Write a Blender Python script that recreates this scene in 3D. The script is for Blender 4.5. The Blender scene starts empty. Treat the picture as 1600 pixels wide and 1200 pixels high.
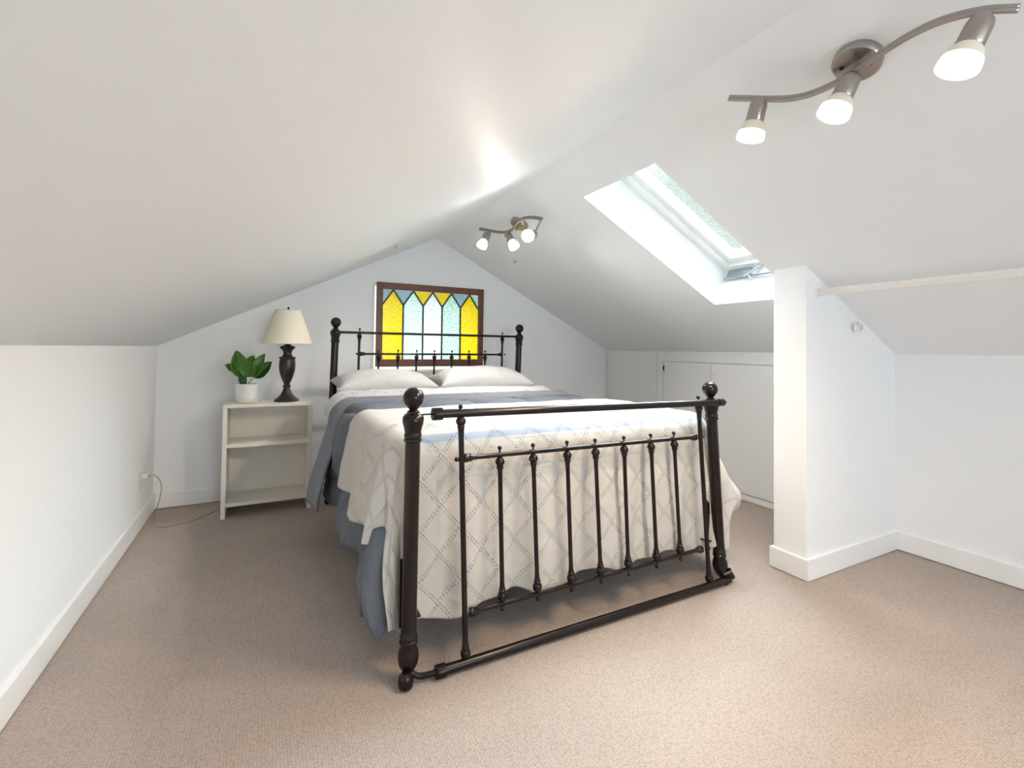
import bpy, bmesh, math, random
from mathutils import Vector, Matrix
random.seed(7)
S = bpy.context.scene
COL = S.collection
PI = math.pi

# ------------------------------------------------------------------ camera, sky, lights, exposure
cam_d = bpy.data.cameras.new('camera'); cam = bpy.data.objects.new('camera', cam_d); COL.objects.link(cam)
yaw, pitch, roll = 0.4789, 0.0214, 0.0114
fw = Vector((math.sin(yaw)*math.cos(pitch), math.cos(yaw)*math.cos(pitch), math.sin(pitch)))
r0 = Vector((math.cos(yaw), -math.sin(yaw), 0)); u0 = r0.cross(fw)
rt = r0*math.cos(roll) + u0*math.sin(roll); up = -r0*math.sin(roll) + u0*math.cos(roll)
mw = Matrix((( rt.x, up.x, -fw.x, 0.6726), (rt.y, up.y, -fw.y, -3.999), (rt.z, up.z, -fw.z, 1.12), (0, 0, 0, 1)))
cam.matrix_world = mw
cam_d.sensor_width = 36; cam_d.sensor_fit = 'HORIZONTAL'
cam_d.lens = 735.578/1600*36
cam_d.shift_y = -70.107/1600
cam_d.clip_start = 0.02
S.camera = cam

w = bpy.data.worlds.new('sky'); S.world = w; w.use_nodes = True
nt = w.node_tree; nt.nodes.clear()
tc = nt.nodes.new('ShaderNodeTexCoord'); sp = nt.nodes.new('ShaderNodeSeparateXYZ')
cr = nt.nodes.new('ShaderNodeValToRGB'); bg = nt.nodes.new('ShaderNodeBackground'); wo = nt.nodes.new('ShaderNodeOutputWorld')
nt.links.new(tc.outputs['Generated'], sp.inputs[0]); nt.links.new(sp.outputs['Z'], cr.inputs[0])
nt.links.new(cr.outputs[0], bg.inputs[0]); nt.links.new(bg.outputs[0], wo.inputs[0])
cr.color_ramp.elements[0].position = 0.32; cr.color_ramp.elements[0].color = (0.17, 0.185, 0.18, 1)   # trees and neighbouring roofs low down
cr.color_ramp.elements[1].position = 0.75; cr.color_ramp.elements[1].color = (0.92, 0.96, 1.0, 1)
bg.inputs[1].default_value = 3.6

S.view_settings.view_transform = 'Standard'
S.view_settings.look = 'None'
S.view_settings.gamma = 1
S.view_settings.use_curve_mapping = False
S.view_settings.exposure = 1.18
S.cycles.max_bounces = 10
S.cycles.diffuse_bounces = 6
S.cycles.transparent_max_bounces = 12
S.cycles.sample_clamp_indirect = 6

def area(name, loc, direction, sx, sy, power, color):
    d = bpy.data.lights.new(name, 'AREA'); d.shape = 'RECTANGLE'; d.size = sx; d.size_y = sy; d.energy = power; d.color = color
    o = bpy.data.objects.new(name, d); COL.objects.link(o); o.location = loc
    o.rotation_euler = Vector(direction).to_track_quat('-Z', 'Y').to_euler(); return o
# added fill at an invented gable window behind the camera; daylight through the skylight
area('rear_fill_light', (1.95, -6.35, 1.25), (0, 1, 0), 1.7, 1.0, 33, (0.84, 0.92, 1.0))
area('skylight_daylight', (5.1, -2.2, 4.9), (-.65, 0, -.9), 3.8, 3.8, 2350, (0.82, 0.91, 1.0))

# ------------------------------------------------------------------ materials
def mat(name, col, rough=.6, metal=0, bump=None, var=None, spec=.5, coat=0):
    """bump = (scale, strength, distance) noise; var = (scale, other colour)"""
    m = bpy.data.materials.new(name); m.use_nodes = True
    n = m.node_tree; b = n.nodes['Principled BSDF']
    b.inputs['Base Color'].default_value = (*col, 1); b.inputs['Roughness'].default_value = rough
    b.inputs['Metallic'].default_value = metal; b.inputs['Specular IOR Level'].default_value = spec
    b.inputs['Coat Weight'].default_value = coat
    co = n.nodes.new('ShaderNodeTexCoord')
    if var:
        t = n.nodes.new('ShaderNodeTexNoise'); t.inputs['Scale'].default_value = var[0]; t.inputs['Detail'].default_value = 4
        n.links.new(co.outputs['Object'], t.inputs['Vector'])
        r = n.nodes.new('ShaderNodeValToRGB'); r.color_ramp.elements[0].position = .3; r.color_ramp.elements[1].position = .7
        r.color_ramp.elements[0].color = (*col, 1); r.color_ramp.elements[1].color = (*var[1], 1)
        n.links.new(t.outputs[0], r.inputs[0]); n.links.new(r.outputs[0], b.inputs['Base Color'])
    if bump:
        t = n.nodes.new('ShaderNodeTexNoise'); t.inputs['Scale'].default_value = bump[0]; t.inputs['Detail'].default_value = 3
        n.links.new(co.outputs['Object'], t.inputs['Vector'])
        p = n.nodes.new('ShaderNodeBump'); p.inputs['Strength'].default_value = bump[1]; p.inputs['Distance'].default_value = bump[2]
        n.links.new(t.outputs[0], p.inputs['Height']); n.links.new(p.outputs[0], b.inputs['Normal'])
    return m

M = {}
M['wall'] = mat('white_wall_paint', (.885, .893, .905), .65, bump=(160, .12, .002))
M['ceil'] = mat('white_ceiling_paint', (.88, .893, .91), .5, bump=(120, .12, .002))
M['trim'] = mat('white_gloss_trim', (.89, .89, .89), .35)
M['door'] = mat('white_door_paint', (.87, .87, .87), .4)
M['iron'] = mat('black_brown_enamelled_iron', (.011, .006, .005), .25, bump=(60, .15, .001), spec=.35)
M['steel'] = mat('brushed_nickel', (.40, .36, .335), .28, 1, bump=(200, .1, .0005))
M['zinc'] = mat('zinc_plated_steel', (.42, .47, .52), .35, .9)
M['shelf'] = mat('cream_painted_wood', (.80, .77, .71), .45, var=(3, (.77, .73, .67)))
M['plastic'] = mat('white_plastic', (.82, .82, .80), .35)
M['cord'] = mat('grey_cord', (.30, .28, .26), .5)
M['lampbase'] = mat('dark_bronze', (.014, .010, .010), .3, var=(20, (.022, .015, .013)))
M['shade'] = mat('cream_linen', (.86, .80, .66), .8, bump=(300, .3, .001))
M['pot'] = mat('white_ceramic', (.80, .80, .78), .5)
M['pot_raw'] = mat('bare_sand_ceramic', (.70, .66, .58), .8)
M['soil'] = mat('dark_soil', (.03, .02, .015), .9, bump=(90, .8, .01))
M['leaf'] = mat('green_leaf', (.035, .12, .008), .38, var=(8, (.075, .20, .015)))
M['leaf2'] = mat('dark_green_leaf', (.012, .055, .012), .38, var=(8, (.022, .08, .018)))
M['stem'] = mat('green_stem', (.10, .20, .05), .5)
M['sash'] = mat('red_brown_stained_wood', (.10, .032, .014), .4, var=(14, (.16, .055, .024)))
M['lead'] = mat('lead_came', (.05, .06, .055), .5, .3)
M['mattress'] = mat('mattress_ticking', (.72, .71, .70), .8)
M['boxspring'] = mat('dark_box_spring_cloth', (.05, .045, .045), .9)
M['pillow'] = mat('white_cotton', (.58, .58, .585), .8, bump=(14, .35, .02))
M['raw'] = mat('white_painted_rod', (.86, .83, .80), .5)

# fabric of duvet
M['duvet'] = mat('grey_blue_cotton', (.105, .119, .147), .85, bump=(24, .5, .02), var=(5, (.127, .14, .17)))
M['duvet_lining'] = mat('pale_grey_cotton_lining', (.175, .188, .213), .85, bump=(24, .4, .02))

# carpet: beige looped rows
def carpet():
    m = bpy.data.materials.new('beige_loop_carpet'); m.use_nodes = True; n = m.node_tree; b = n.nodes['Principled BSDF']
    co = n.nodes.new('ShaderNodeTexCoord')
    b.inputs['Roughness'].default_value = .95; b.inputs['Specular IOR Level'].default_value = .15
    v = n.nodes.new('ShaderNodeTexVoronoi'); v.inputs['Scale'].default_value = 1; v.inputs['Randomness'].default_value = .45
    mp = n.nodes.new('ShaderNodeMapping'); mp.inputs['Scale'].default_value = (110, 170, 1)
    n.links.new(co.outputs['Object'], mp.inputs[0]); n.links.new(mp.outputs[0], v.inputs['Vector'])
    t = n.nodes.new('ShaderNodeTexNoise'); t.inputs['Scale'].default_value = 1.6; t.inputs['Detail'].default_value = 5
    n.links.new(co.outputs['Object'], t.inputs['Vector'])
    r = n.nodes.new('ShaderNodeValToRGB'); r.color_ramp.elements[0].position = .3; r.color_ramp.elements[1].position = .75
    r.color_ramp.elements[0].color = (.44, .375, .335, 1); r.color_ramp.elements[1].color = (.50, .43, .385, 1)
    n.links.new(t.outputs[0], r.inputs[0])
    r2 = n.nodes.new('ShaderNodeValToRGB'); r2.color_ramp.elements[0].position = .25; r2.color_ramp.elements[0].color = (1.05, 1.05, 1.05, 1)
    r2.color_ramp.elements[1].position = .75; r2.color_ramp.elements[1].color = (.74, .72, .70, 1)
    n.links.new(v.outputs['Distance'], r2.inputs[0])
    mx = n.nodes.new('ShaderNodeMix'); mx.data_type = 'RGBA'; mx.blend_type = 'MULTIPLY'; mx.inputs[0].default_value = 1
    n.links.new(r.outputs[0], mx.inputs[6]); n.links.new(r2.outputs[0], mx.inputs[7]); n.links.new(mx.outputs[2], b.inputs['Base Color'])
    p = n.nodes.new('ShaderNodeBump'); p.invert = True; p.inputs['Strength'].default_value = .6; p.inputs['Distance'].default_value = .004
    n.links.new(v.outputs['Distance'], p.inputs['Height']); n.links.new(p.outputs[0], b.inputs['Normal'])
    return m
M['carpet'] = carpet()

# coverlet: cream cotton with bobbled lattice and a woven blue stripe, laid out on its own UVs (metres)
def coverlet_mat():
    m = bpy.data.materials.new('cream_bobbled_coverlet_cotton'); m.use_nodes = True; n = m.node_tree; b = n.nodes['Principled BSDF']
    b.inputs['Roughness'].default_value = .85; b.inputs['Specular IOR Level'].default_value = .2
    uv = n.nodes.new('ShaderNodeUVMap'); sx = n.nodes.new('ShaderNodeSeparateXYZ'); n.links.new(uv.outputs[0], sx.inputs[0])
    def mth(op, a, c=None, d=None):
        q = n.nodes.new('ShaderNodeMath'); q.operation = op
        for i, x in enumerate((a, c, d)):
            if x is None: continue
            if isinstance(x, (int, float)): q.inputs[i].default_value = x
            else: n.links.new(x, q.inputs[i])
        return q.outputs[0]
    U, V = sx.outputs[0], sx.outputs[1]
    PER = .155
    heights = []
    for sgn in (1, -1):
        a = mth('MULTIPLY', mth('ADD', mth('MULTIPLY', U, 1/PER), mth('MULTIPLY', V, sgn/PER/1.15)), 1.0)
        fr = mth('ABSOLUTE', mth('SUBTRACT', mth('FRACT', a), .5))           # 0 on the line
        # two parallel rows of bobbles per line
        row = mth('ABSOLUTE', mth('SUBTRACT', fr, .04))
        band = mth('SMOOTH_MAX', mth('SUBTRACT', 1.0, mth('MULTIPLY', row, 34)), 0.0, .05)
        along = mth('SUBTRACT', mth('MULTIPLY', U, 1/.0085), mth('MULTIPLY', V, sgn/.0098))
        dots = mth('ADD', .45, mth('MULTIPLY', mth('SINE', mth('MULTIPLY', along, PI)), .55))
        heights.append(mth('MULTIPLY', band, dots))
    # plain header band near the head edge and hem
    h = mth('MAXIMUM', heights[0], heights[1])
    h = mth('MULTIPLY', h, mth('GREATER_THAN', V, .30))
    weave = n.nodes.new('ShaderNodeTexNoise'); weave.inputs['Scale'].default_value = 45; weave.inputs['Detail'].default_value = 2
    n.links.new(uv.outputs[0], weave.inputs['Vector'])
    hh = mth('ADD', h, mth('MULTIPLY', weave.outputs[0], .3))
    p = n.nodes.new('ShaderNodeBump'); p.inputs['Strength'].default_value = .85; p.inputs['Distance'].default_value = .0048
    n.links.new(hh, p.inputs['Height']); n.links.new(p.outputs[0], b.inputs['Normal'])
    s1 = mth('MULTIPLY', mth('COMPARE', V, .735, .018), mth('GREATER_THAN', U, 1.16))
    mx = n.nodes.new('ShaderNodeMix'); mx.data_type = 'RGBA'
    n.links.new(mth('MULTIPLY', s1, .8), mx.inputs[0])
    mx.inputs[6].default_value = (.55, .525, .49, 1); mx.inputs[7].default_value = (.30, .35, .46, 1)
    n.links.new(mx.outputs[2], b.inputs['Base Color'])
    return m
M['coverlet'] = coverlet_mat()

# white sheet with small grey sprigs
def sprig_mat():
    m = bpy.data.materials.new('white_cotton_with_grey_sprigs'); m.use_nodes = True; n = m.node_tree; b = n.nodes['Principled BSDF']
    b.inputs['Roughness'].default_value = .85
    uv = n.nodes.new('ShaderNodeUVMap'); mp = n.nodes.new('ShaderNodeMapping'); mp.inputs['Scale'].default_value = (22, 36, 1); mp.inputs['Rotation'].default_value = (0, 0, .5)
    v = n.nodes.new('ShaderNodeTexVoronoi'); v.inputs['Scale'].default_value = 1
    n.links.new(uv.outputs[0], mp.inputs[0]); n.links.new(mp.outputs[0], v.inputs['Vector'])
    r = n.nodes.new('ShaderNodeValToRGB'); r.color_ramp.elements[0].position = .16; r.color_ramp.elements[0].color = (.28, .29, .34, 1)
    r.color_ramp.elements[1].position = .24; r.color_ramp.elements[1].color = (.60, .60, .61, 1)
    n.links.new(v.outputs['Distance'], r.inputs[0]); n.links.new(r.outputs[0], b.inputs['Base Color'])
    t = n.nodes.new('ShaderNodeTexNoise'); t.inputs['Scale'].default_value = 16; n.links.new(uv.outputs[0], t.inputs['Vector'])
    p = n.nodes.new('ShaderNodeBump'); p.inputs['Strength'].default_value = .5; p.inputs['Distance'].default_value = .02
    n.links.new(t.outputs[0], p.inputs['Height']); n.links.new(p.outputs[0], b.inputs['Normal'])
    return m
M['sprig'] = sprig_mat()

def glass(name, col, dark, scale, transl=.5, lo=.40, hi=.55, solid=.0):
    """textured cathedral glass: daylight passes, coloured, scattered by the hammered surface"""
    m = bpy.data.materials.new(name); m.use_nodes = True; n = m.node_tree; n.nodes.clear()
    out = n.nodes.new('ShaderNodeOutputMaterial')
    co = n.nodes.new('ShaderNodeTexCoord'); v = n.nodes.new('ShaderNodeTexNoise'); v.inputs['Scale'].default_value = scale; v.inputs['Detail'].default_value = 1.5
    n.links.new(co.outputs['Object'], v.inputs['Vector'])
    r = n.nodes.new('ShaderNodeValToRGB'); r.color_ramp.elements[0].position = lo; r.color_ramp.elements[1].position = hi
    r.color_ramp.elements[0].color = (*dark, 1); r.color_ramp.elements[1].color = (*col, 1)
    n.links.new(v.outputs[0], r.inputs[0])
    a = n.nodes.new('ShaderNodeBsdfTransparent'); t = n.nodes.new('ShaderNodeBsdfTranslucent'); g = n.nodes.new('ShaderNodeBsdfGlossy')
    g.inputs['Roughness'].default_value = .15
    n.links.new(r.outputs[0], a.inputs[0]); n.links.new(r.outputs[0], t.inputs[0])
    m1 = n.nodes.new('ShaderNodeMixShader'); m1.inputs[0].default_value = transl
    n.links.new(a.outputs[0], m1.inputs[1]); n.links.new(t.outputs[0], m1.inputs[2])
    m2 = n.nodes.new('ShaderNodeMixShader'); m2.inputs[0].default_value = .04
    n.links.new(m1.outputs[0], m2.inputs[1]); n.links.new(g.outputs[0], m2.inputs[2])
    n.links.new(m2.outputs[0], out.inputs[0]); return m
M['g_yellow'] = glass('hammered_yellow_glass', (.93, .80, .09), (.76, .62, .05), 75)
M['g_aqua'] = glass('hammered_aqua_glass', (.85, .94, .92), (.62, .72, .70), 75)
M['g_clear'] = glass('hammered_clear_glass', (.94, .95, .96), (.70, .73, .77), 75)
M['g_green'] = glass('hammered_green_glass', (.80, .92, .87), (.50, .62, .56), 75)
M['g_blue'] = glass('hammered_grey_blue_glass', (.56, .66, .71), (.44, .52, .57), 75)
M['g_sky'] = glass('wired_obscure_skylight_glass', (.80, .825, .815), (.62, .65, .64), 150, transl=.0)
M['g_rear'] = glass('clear_window_glass', (.95, .97, .97), (.92, .95, .95), 3, transl=.02)

def emit(name, col, strength):
    m = bpy.data.materials.new(name); m.use_nodes = True; n = m.node_tree; b = n.nodes['Principled BSDF']
    b.inputs['Base Color'].default_value = (.9, .88, .84, 1); b.inputs['Roughness'].default_value = .4
    b.inputs['Emission Color'].default_value = (*col, 1); b.inputs['Emission Strength'].default_value = strength; return m
M['bulb'] = emit('lit_bulb', (1, .93, .76), 1.5)
M['frost_low'] = emit('frosted_glass_glowing_rim', (1, .93, .76), .45)
M['frost_low_far'] = emit('frosted_glass_glowing_rim_far', (1, .95, .86), 2.0)
M['frost'] = emit('frosted_glass_lit_from_inside', (1, .84, .58), .05)
M['frost'].node_tree.nodes['Principled BSDF'].inputs['Base Color'].default_value = (.72, .68, .58, 1)
M['bulb_far'] = emit('lit_bulb_far', (1, .95, .86), 18)
M['frost_far'] = emit('frosted_glass_bright', (1, .93, .82), .55)

# ------------------------------------------------------------------ mesh helpers
def obj(name, bm, m, parent=None, smooth=False, angle=None, uv=False):
    me = bpy.data.meshes.new(name)
    bm.normal_update(); bm.to_mesh(me); bm.free()
    for x in (m if isinstance(m, (list, tuple)) else [m]): me.materials.append(x)
    if smooth:
        for p in me.polygons: p.use_smooth = True
        if angle is not None:
            me.set_sharp_from_angle(angle=math.radians(angle))
    o = bpy.data.objects.new(name, me); COL.objects.link(o)
    if parent is not None: o.parent = parent
    return o
def thing(name, label, cat, loc=(0, 0, 0), group=None):
    o = bpy.data.objects.new(name, None); COL.objects.link(o); o.location = loc; o.empty_display_size = .1
    return tag(o, label, cat, group)
def tag(o, label, cat, group=None):
    o['label'] = label; o['category'] = cat
    if group: o['group'] = group
    return o
def struct(o, label=None):
    o['kind'] = 'structure'
    if label: o['label'] = label
    return o
def hexa(bm, c, bev=0):
    """c = 8 corners: bottom 4 (ccw) then top 4"""
    v = [bm.verts.new(p) for p in c]
    fs = [bm.faces.new([v[i] for i in f]) for f in ((3,2,1,0),(4,5,6,7),(0,1,5,4),(1,2,6,5),(2,3,7,6),(3,0,4,7))]
    if bev:
        es = list({e for f in fs for e in f.edges})
        bmesh.ops.bevel(bm, geom=es, offset=bev, segments=2, affect='EDGES', profile=.7)
def box(bm, x0, x1, y0, y1, z0, z1, bev=0, rel=(0, 0, 0)):
    a, b_, c = rel
    x0 -= a; x1 -= a; y0 -= b_; y1 -= b_; z0 -= c; z1 -= c
    hexa(bm, [(x0,y0,z0),(x1,y0,z0),(x1,y1,z0),(x0,y1,z0),(x0,y0,z1),(x1,y0,z1),(x1,y1,z1),(x0,y1,z1)], bev)
def lathe(bm, prof, origin=(0, 0, 0), axis=(0, 0, 1), seg=24, scale=1):
    """prof = [(r, h)...] along axis from origin"""
    axis = Vector(axis).normalized(); q = Vector((0, 0, 1)).rotation_difference(axis); o = Vector(origin)
    rings = []
    for r, h in prof:
        if r <= 1e-6: rings.append([bm.verts.new(o + axis*h*scale)])
        else: rings.append([bm.verts.new(o + q @ Vector((r*scale*math.cos(2*PI*i/seg), r*scale*math.sin(2*PI*i/seg), h*scale))) for i in range(seg)])
    for a, b in zip(rings, rings[1:]):
        for i in range(seg):
            j = (i+1) % seg
            if len(a) == 1 and len(b) == 1: continue
            if len(a) == 1: bm.faces.new((a[0], b[j], b[i]))
            elif len(b) == 1: bm.faces.new((a[i], a[j], b[0]))
            else: bm.faces.new((a[i], a[j], b[j], b[i]))
    if len(rings[0]) > 1: bm.faces.new(list(reversed(rings[0])))
    if len(rings[-1]) > 1: bm.faces.new(rings[-1])
def sphere_prof(r, c, n=10):
    return [(max(0, r*math.sin(PI*i/n)), c - r*math.cos(PI*i/n)) for i in range(n+1)]
def tube(bm, pts, r, seg=12, caps=True):
    pts = [Vector(p) for p in pts]; rs = r if isinstance(r, (list, tuple)) else [r]*len(pts)
    rings = []; ref = None
    for i, p in enumerate(pts):
        t = (pts[min(i+1, len(pts)-1)] - pts[max(i-1, 0)]).normalized()
        if ref is None: ref = t.orthogonal().normalized()
        ref = (ref - t*ref.dot(t)).normalized(); s = t.cross(ref)
        rings.append([bm.verts.new(p + (ref*math.cos(2*PI*k/seg) + s*math.sin(2*PI*k/seg))*rs[i]) for k in range(seg)])
    for a, b in zip(rings, rings[1:]):
        for k in range(seg): bm.faces.new((a[k], a[(k+1) % seg], b[(k+1) % seg], b[k]))
    if caps: bm.faces.new(list(reversed(rings[0]))); bm.faces.new(rings[-1])
def bez(p, n=16):
    """Catmull-Rom through points"""
    p = [Vector(x) for x in p]; q = [p[0]*2-p[1]] + p + [p[-1]*2-p[-2]]; out = []
    for i in range(1, len(q)-2):
        for k in range(n):
            t = k/n; a, b, c, d = q[i-1], q[i], q[i+1], q[i+2]
            out.append(.5*((2*b) + (c-a)*t + (2*a-5*b+4*c-d)*t*t + (3*b-a-3*c+d)*t**3))
    out.append(p[-1]); return out
def B(): return bmesh.new()

# ------------------------------------------------------------------ room shell
XR, ZR, H1, H2, XK = 1.989, 2.096, 1.1145, 1.1166, 3.9
YB, YF = 0.0, -6.2
sL = (ZR-H1)/XR; sR = (ZR-H2)/(XK-XR)
def zL(x): return H1 + sL*x
def zR(x): return ZR - sR*(x-XR)
bm = B(); box(bm, -.15, XK+.15, YF-.15, .15, -.12, 0); struct(obj('floor', bm, M['carpet']))
bm = B(); box(bm, -.15, 0, YF-.15, .15, 0, H1); struct(obj('wall_left', bm, M['wall']))
bm = B(); box(bm, XK, XK+.15, YF-.15, .15, 0, H2); struct(obj('wall_right', bm, M['wall']))

def gable(name, y0, y1, hx0, hx1, hz0, hz1):
    """gable wall between y0,y1 with a rectangular window hole, built of convex prisms"""
    bm = B()
    def roof(x): return zL(x) if x <= XR else zR(x)
    def col(xa, xb, za=None, zb=None):
        # prism from za (floor) to zb (roof line if None)
        a0 = 0 if za is None else za
        ta = roof(xa) if zb is None else zb; tb = roof(xb) if zb is None else zb
        hexa(bm, [(xa,y0,a0),(xb,y0,a0),(xb,y1,a0),(xa,y1,a0),(xa,y0,ta),(xb,y0,tb),(xb,y1,tb),(xa,y1,ta)])
    xs = sorted({0, hx0, XR, hx1, XK})
    for a, b in zip(xs, xs[1:]):
        if a >= hx0 and b <= hx1: col(a, b, None, hz0); col(a, b, hz1, None)
        else: col(a, b)
    bmesh.ops.remove_doubles(bm, verts=bm.verts, dist=1e-5)
    return struct(obj(name, bm, M['wall']))
WX0, WX1, WZ0, WZ1 = 1.450, 2.450, .925, 1.655
gable('wall_back', 0.0, .15, WX0, WX1, WZ0, WZ1)
gable('wall_front', YF-.15, YF, 1.1, 2.8, .75, 1.55)

# ceiling: two sloping slabs; the right one is pierced by the skylight shaft
SKX0, SKX1, SKY0, SKY1 = 2.225, 3.29, -2.405, -1.857
nR = Vector((sR, 0, 1)).normalized(); nL = Vector((-sL, 0, 1)).normalized()
DEP = .285
def onR(x, y, d=0): return Vector((x, y, zR(x))) + nR*d
def onL(x, y, d=0): return Vector((x, y, zL(x))) + nL*d
bm = B()
T = .30
hexa(bm, [Vector((-.0, YF-.15, H1)), Vector((XR, YF-.15, ZR)), Vector((XR, .15, ZR)), Vector((0, .15, H1)),
          Vector((-.15, YF-.15, H1+T-.07)), Vector((XR, YF-.15, ZR+T)), Vector((XR, .15, ZR+T)), Vector((-.15, .15, H1+T-.07))])
def slabR(xa, xb, ya, yb):
    ta = Vector((XR, 0, ZR+T)) if xa == XR else None
    def top(x, y): return Vector((XR, y, ZR+DEP/nR.z)) if x == XR else onR(x, y, DEP)
    hexa(bm, [onR(xa, ya), onR(xb, ya), onR(xb, yb), onR(xa, yb), top(xa, ya), top(xb, ya), top(xb, yb), top(xa, yb)])
slabR(XR, SKX0, YF-.15, .15); slabR(SKX1, XK+.2, YF-.15, .15)
slabR(SKX0, SKX1, YF-.15, SKY0); slabR(SKX0, SKX1, SKY1, .15)
struct(obj('ceiling', bm, M['ceil']))

# baseboards
def board(name, x0, x1, y0, y1, h=.105):
    bm = B(); box(bm, x0, x1, y0, y1, 0.004, h, .003); return struct(obj(name, bm, M['trim']))
board('baseboard_left', 0, .015, YF, 0)
board('baseboard_back', .015, XK, -.015, 0)
board('baseboard_closet', XK-.015, XK, YF, -2.60)

# partition between bed alcove and closet
PX, PY0, PY1 = 3.045, -2.598, -2.43
bm = B()
hexa(bm, [(PX,PY0,0),(XK,PY0,0),(XK,PY1,0),(PX,PY1,0),(PX,PY0,zR(PX)),(XK,PY0,H2),(XK,PY1,H2),(PX,PY1,zR(PX))])
struct(obj('wall_partition', bm, M['wall']))
bm = B()
h = .105; e = .015
ring_o = [(XK-.015, PY0-e), (PX-e, PY0-e), (PX-e, PY1+e), (XK, PY1+e)]
ring_i = [(XK-.015, PY0), (PX, PY0), (PX, PY1), (XK, PY1)]
for k in range(3):
    a, b = ring_o[k], ring_o[k+1]; c, d = ring_i[k+1], ring_i[k]
    hexa(bm, [(*a, .004), (*b, .004), (*c, .004), (*d, .004), (*a, h), (*b, h), (*c, h), (*d, h)])
struct(obj('baseboard_partition', bm, M['trim']))

# ------------------------------------------------------------------ skylight (window_2)
def onp(x, y, d): return onR(x, y, d)
def rbar(bm, x0, x1, y0, y1, d0, d1):
    """box aligned with the right slope"""
    hexa(bm, [onR(x0,y0,d0), onR(x1,y0,d0), onR(x1,y1,d0), onR(x0,y1,d0), onR(x0,y0,d1), onR(x1,y0,d1), onR(x1,y1,d1), onR(x0,y1,d1)])
bm = B()
# outer frame (curb) and the raised inner step
for (dn0, dn1, w0, w1) in ((DEP-.03, DEP+.06, -.02, .045), (DEP+.0, DEP+.07, .045, .085)):
    x0, x1, y0, y1 = SKX0, SKX1, SKY0, SKY1
    rbar(bm, x0+w0, x0+w1, y0+w0, y1-w0, dn0, dn1); rbar(bm, x1-w1, x1-w0, y0+w0, y1-w0, dn0, dn1)
    rbar(bm, x0+w1, x1-w1, y0+w0, y0+w1, dn0, dn1); rbar(bm, x0+w1, x1-w1, y1-w1, y1-w0, dn0, dn1)
w2 = struct(obj('window_2', bm, M['plastic']), 'white framed skylight in the right ceiling slope')
bm = B(); rbar(bm, SKX0+.085, SKX1-.085, SKY0+.085, SKY1-.085, DEP+.04, DEP+.048)
pane = obj('pane', bm, M['g_sky'], w2); pane['label'] = 'mottled pale green skylight glass'
# opener: zinc plate with a crank on the lower frame rail
bm = B()
xo = SKX1-.005
def W(x, y, d): return onR(x, y, d)
hexa(bm, [W(xo-.006, -2.05, DEP-.10), W(xo, -2.05, DEP-.10), W(xo, -1.875, DEP-.10), W(xo-.006, -1.875, DEP-.10),
          W(xo-.006, -2.05, DEP-.035), W(xo, -2.05, DEP-.035), W(xo, -1.885, DEP-.035), W(xo-.006, -1.885, DEP-.035)])
tube(bm, [W(xo-.012, -1.88, DEP-.10), W(xo-.012, -2.22, DEP-.10)], .007, 8)
tube(bm, [W(xo-.012, -2.10, DEP-.10), W(xo-.012, -2.12, DEP-.035)], .005, 8)
obj('opener_plate', bm, M['zinc'], w2, True, 40)['label'] = 'zinc skylight opener plate and rod'
bm = B()
tube(bm, [W(xo-.02, -2.03, DEP-.06), W(xo-.03, -2.10, DEP-.145)], .006, 8)
tube(bm, [W(xo-.02, -2.115, DEP-.05), W(xo-.03, -2.045, DEP-.12)], .005, 8)
obj('crank_handle', bm, M['zinc'], w2, True, 40)['label'] = 'zinc crank handle'

# ------------------------------------------------------------------ gable window (window_1) and the leaning sash
bm = B()
def rect_frame(bm, x0, x1, z0, z1, t, y0, y1, bev=0):
    box(bm, x0, x1, y0, y1, z0, z0+t, bev); box(bm, x0, x1, y0, y1, z1-t, z1, bev)
    box(bm, x0, x0+t, y0, y1, z0+t, z1-t, bev); box(bm, x1-t, x1, y0, y1, z0+t, z1-t, bev)
rect_frame(bm, WX0-.012, WX1+.012, WZ0-.014, WZ1+.012, .014, -.008, .004)
rect_frame(bm, WX0, WX1, WZ0, WZ1, .010, .02, .10)
w1 = struct(obj('window_1', bm, M['plastic']), 'white framed window in the back gable')
bm = B(); box(bm, WX0+.010, WX1-.010, .03, .034, WZ0+.010, WZ1-.010)
obj('pane', bm, M['g_rear'], w1)
SX0, SX1, SZ0, SZ1 = 1.466, 2.432, .962, 1.667
SY = -.040
sash = thing('stained_glass_sash', 'brown wooden sash of yellow and pale stained glass behind the bed', 'stained glass', ((SX0+SX1)/2, SY, SZ0))
rel = Vector(sash.location)
fwd = .052
bm = B()
for a in ((SX0, SX0+fwd, SZ0, SZ1), (SX1-fwd, SX1, SZ0, SZ1)): box(bm, a[0], a[1], SY-.0, SY+.024, a[2], a[3], .004, rel)
for a in ((SX0+fwd, SX1-fwd, SZ0, SZ0+.062), (SX0+fwd, SX1-fwd, SZ1-.058, SZ1)): box(bm, a[0], a[1], SY+.002, SY+.022, a[2], a[3], .003, rel)
obj('sash_frame', bm, M['sash'], sash)
gx0, gx1, gz0, gz1 = SX0+fwd, SX1-fwd, SZ0+.062, SZ1-.058
pw = (gx1-gx0)/5; zs = gz1-.125; zt_ = gz1-.01
YG = SY+.012
def prism(bm, poly, y0, y1):
    a = [bm.verts.new((x-rel.x, y0-rel.y, z-rel.z)) for x, z in poly]; b = [bm.verts.new((x-rel.x, y1-rel.y, z-rel.z)) for x, z in poly]
    bm.faces.new(a); bm.faces.new(list(reversed(b))); n = len(poly)
    for i in range(n): bm.faces.new((a[(i+1) % n], a[i], b[i], b[(i+1) % n]))
cols = ['g_yellow', 'g_aqua', 'g_clear', 'g_green', 'g_yellow']
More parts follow.
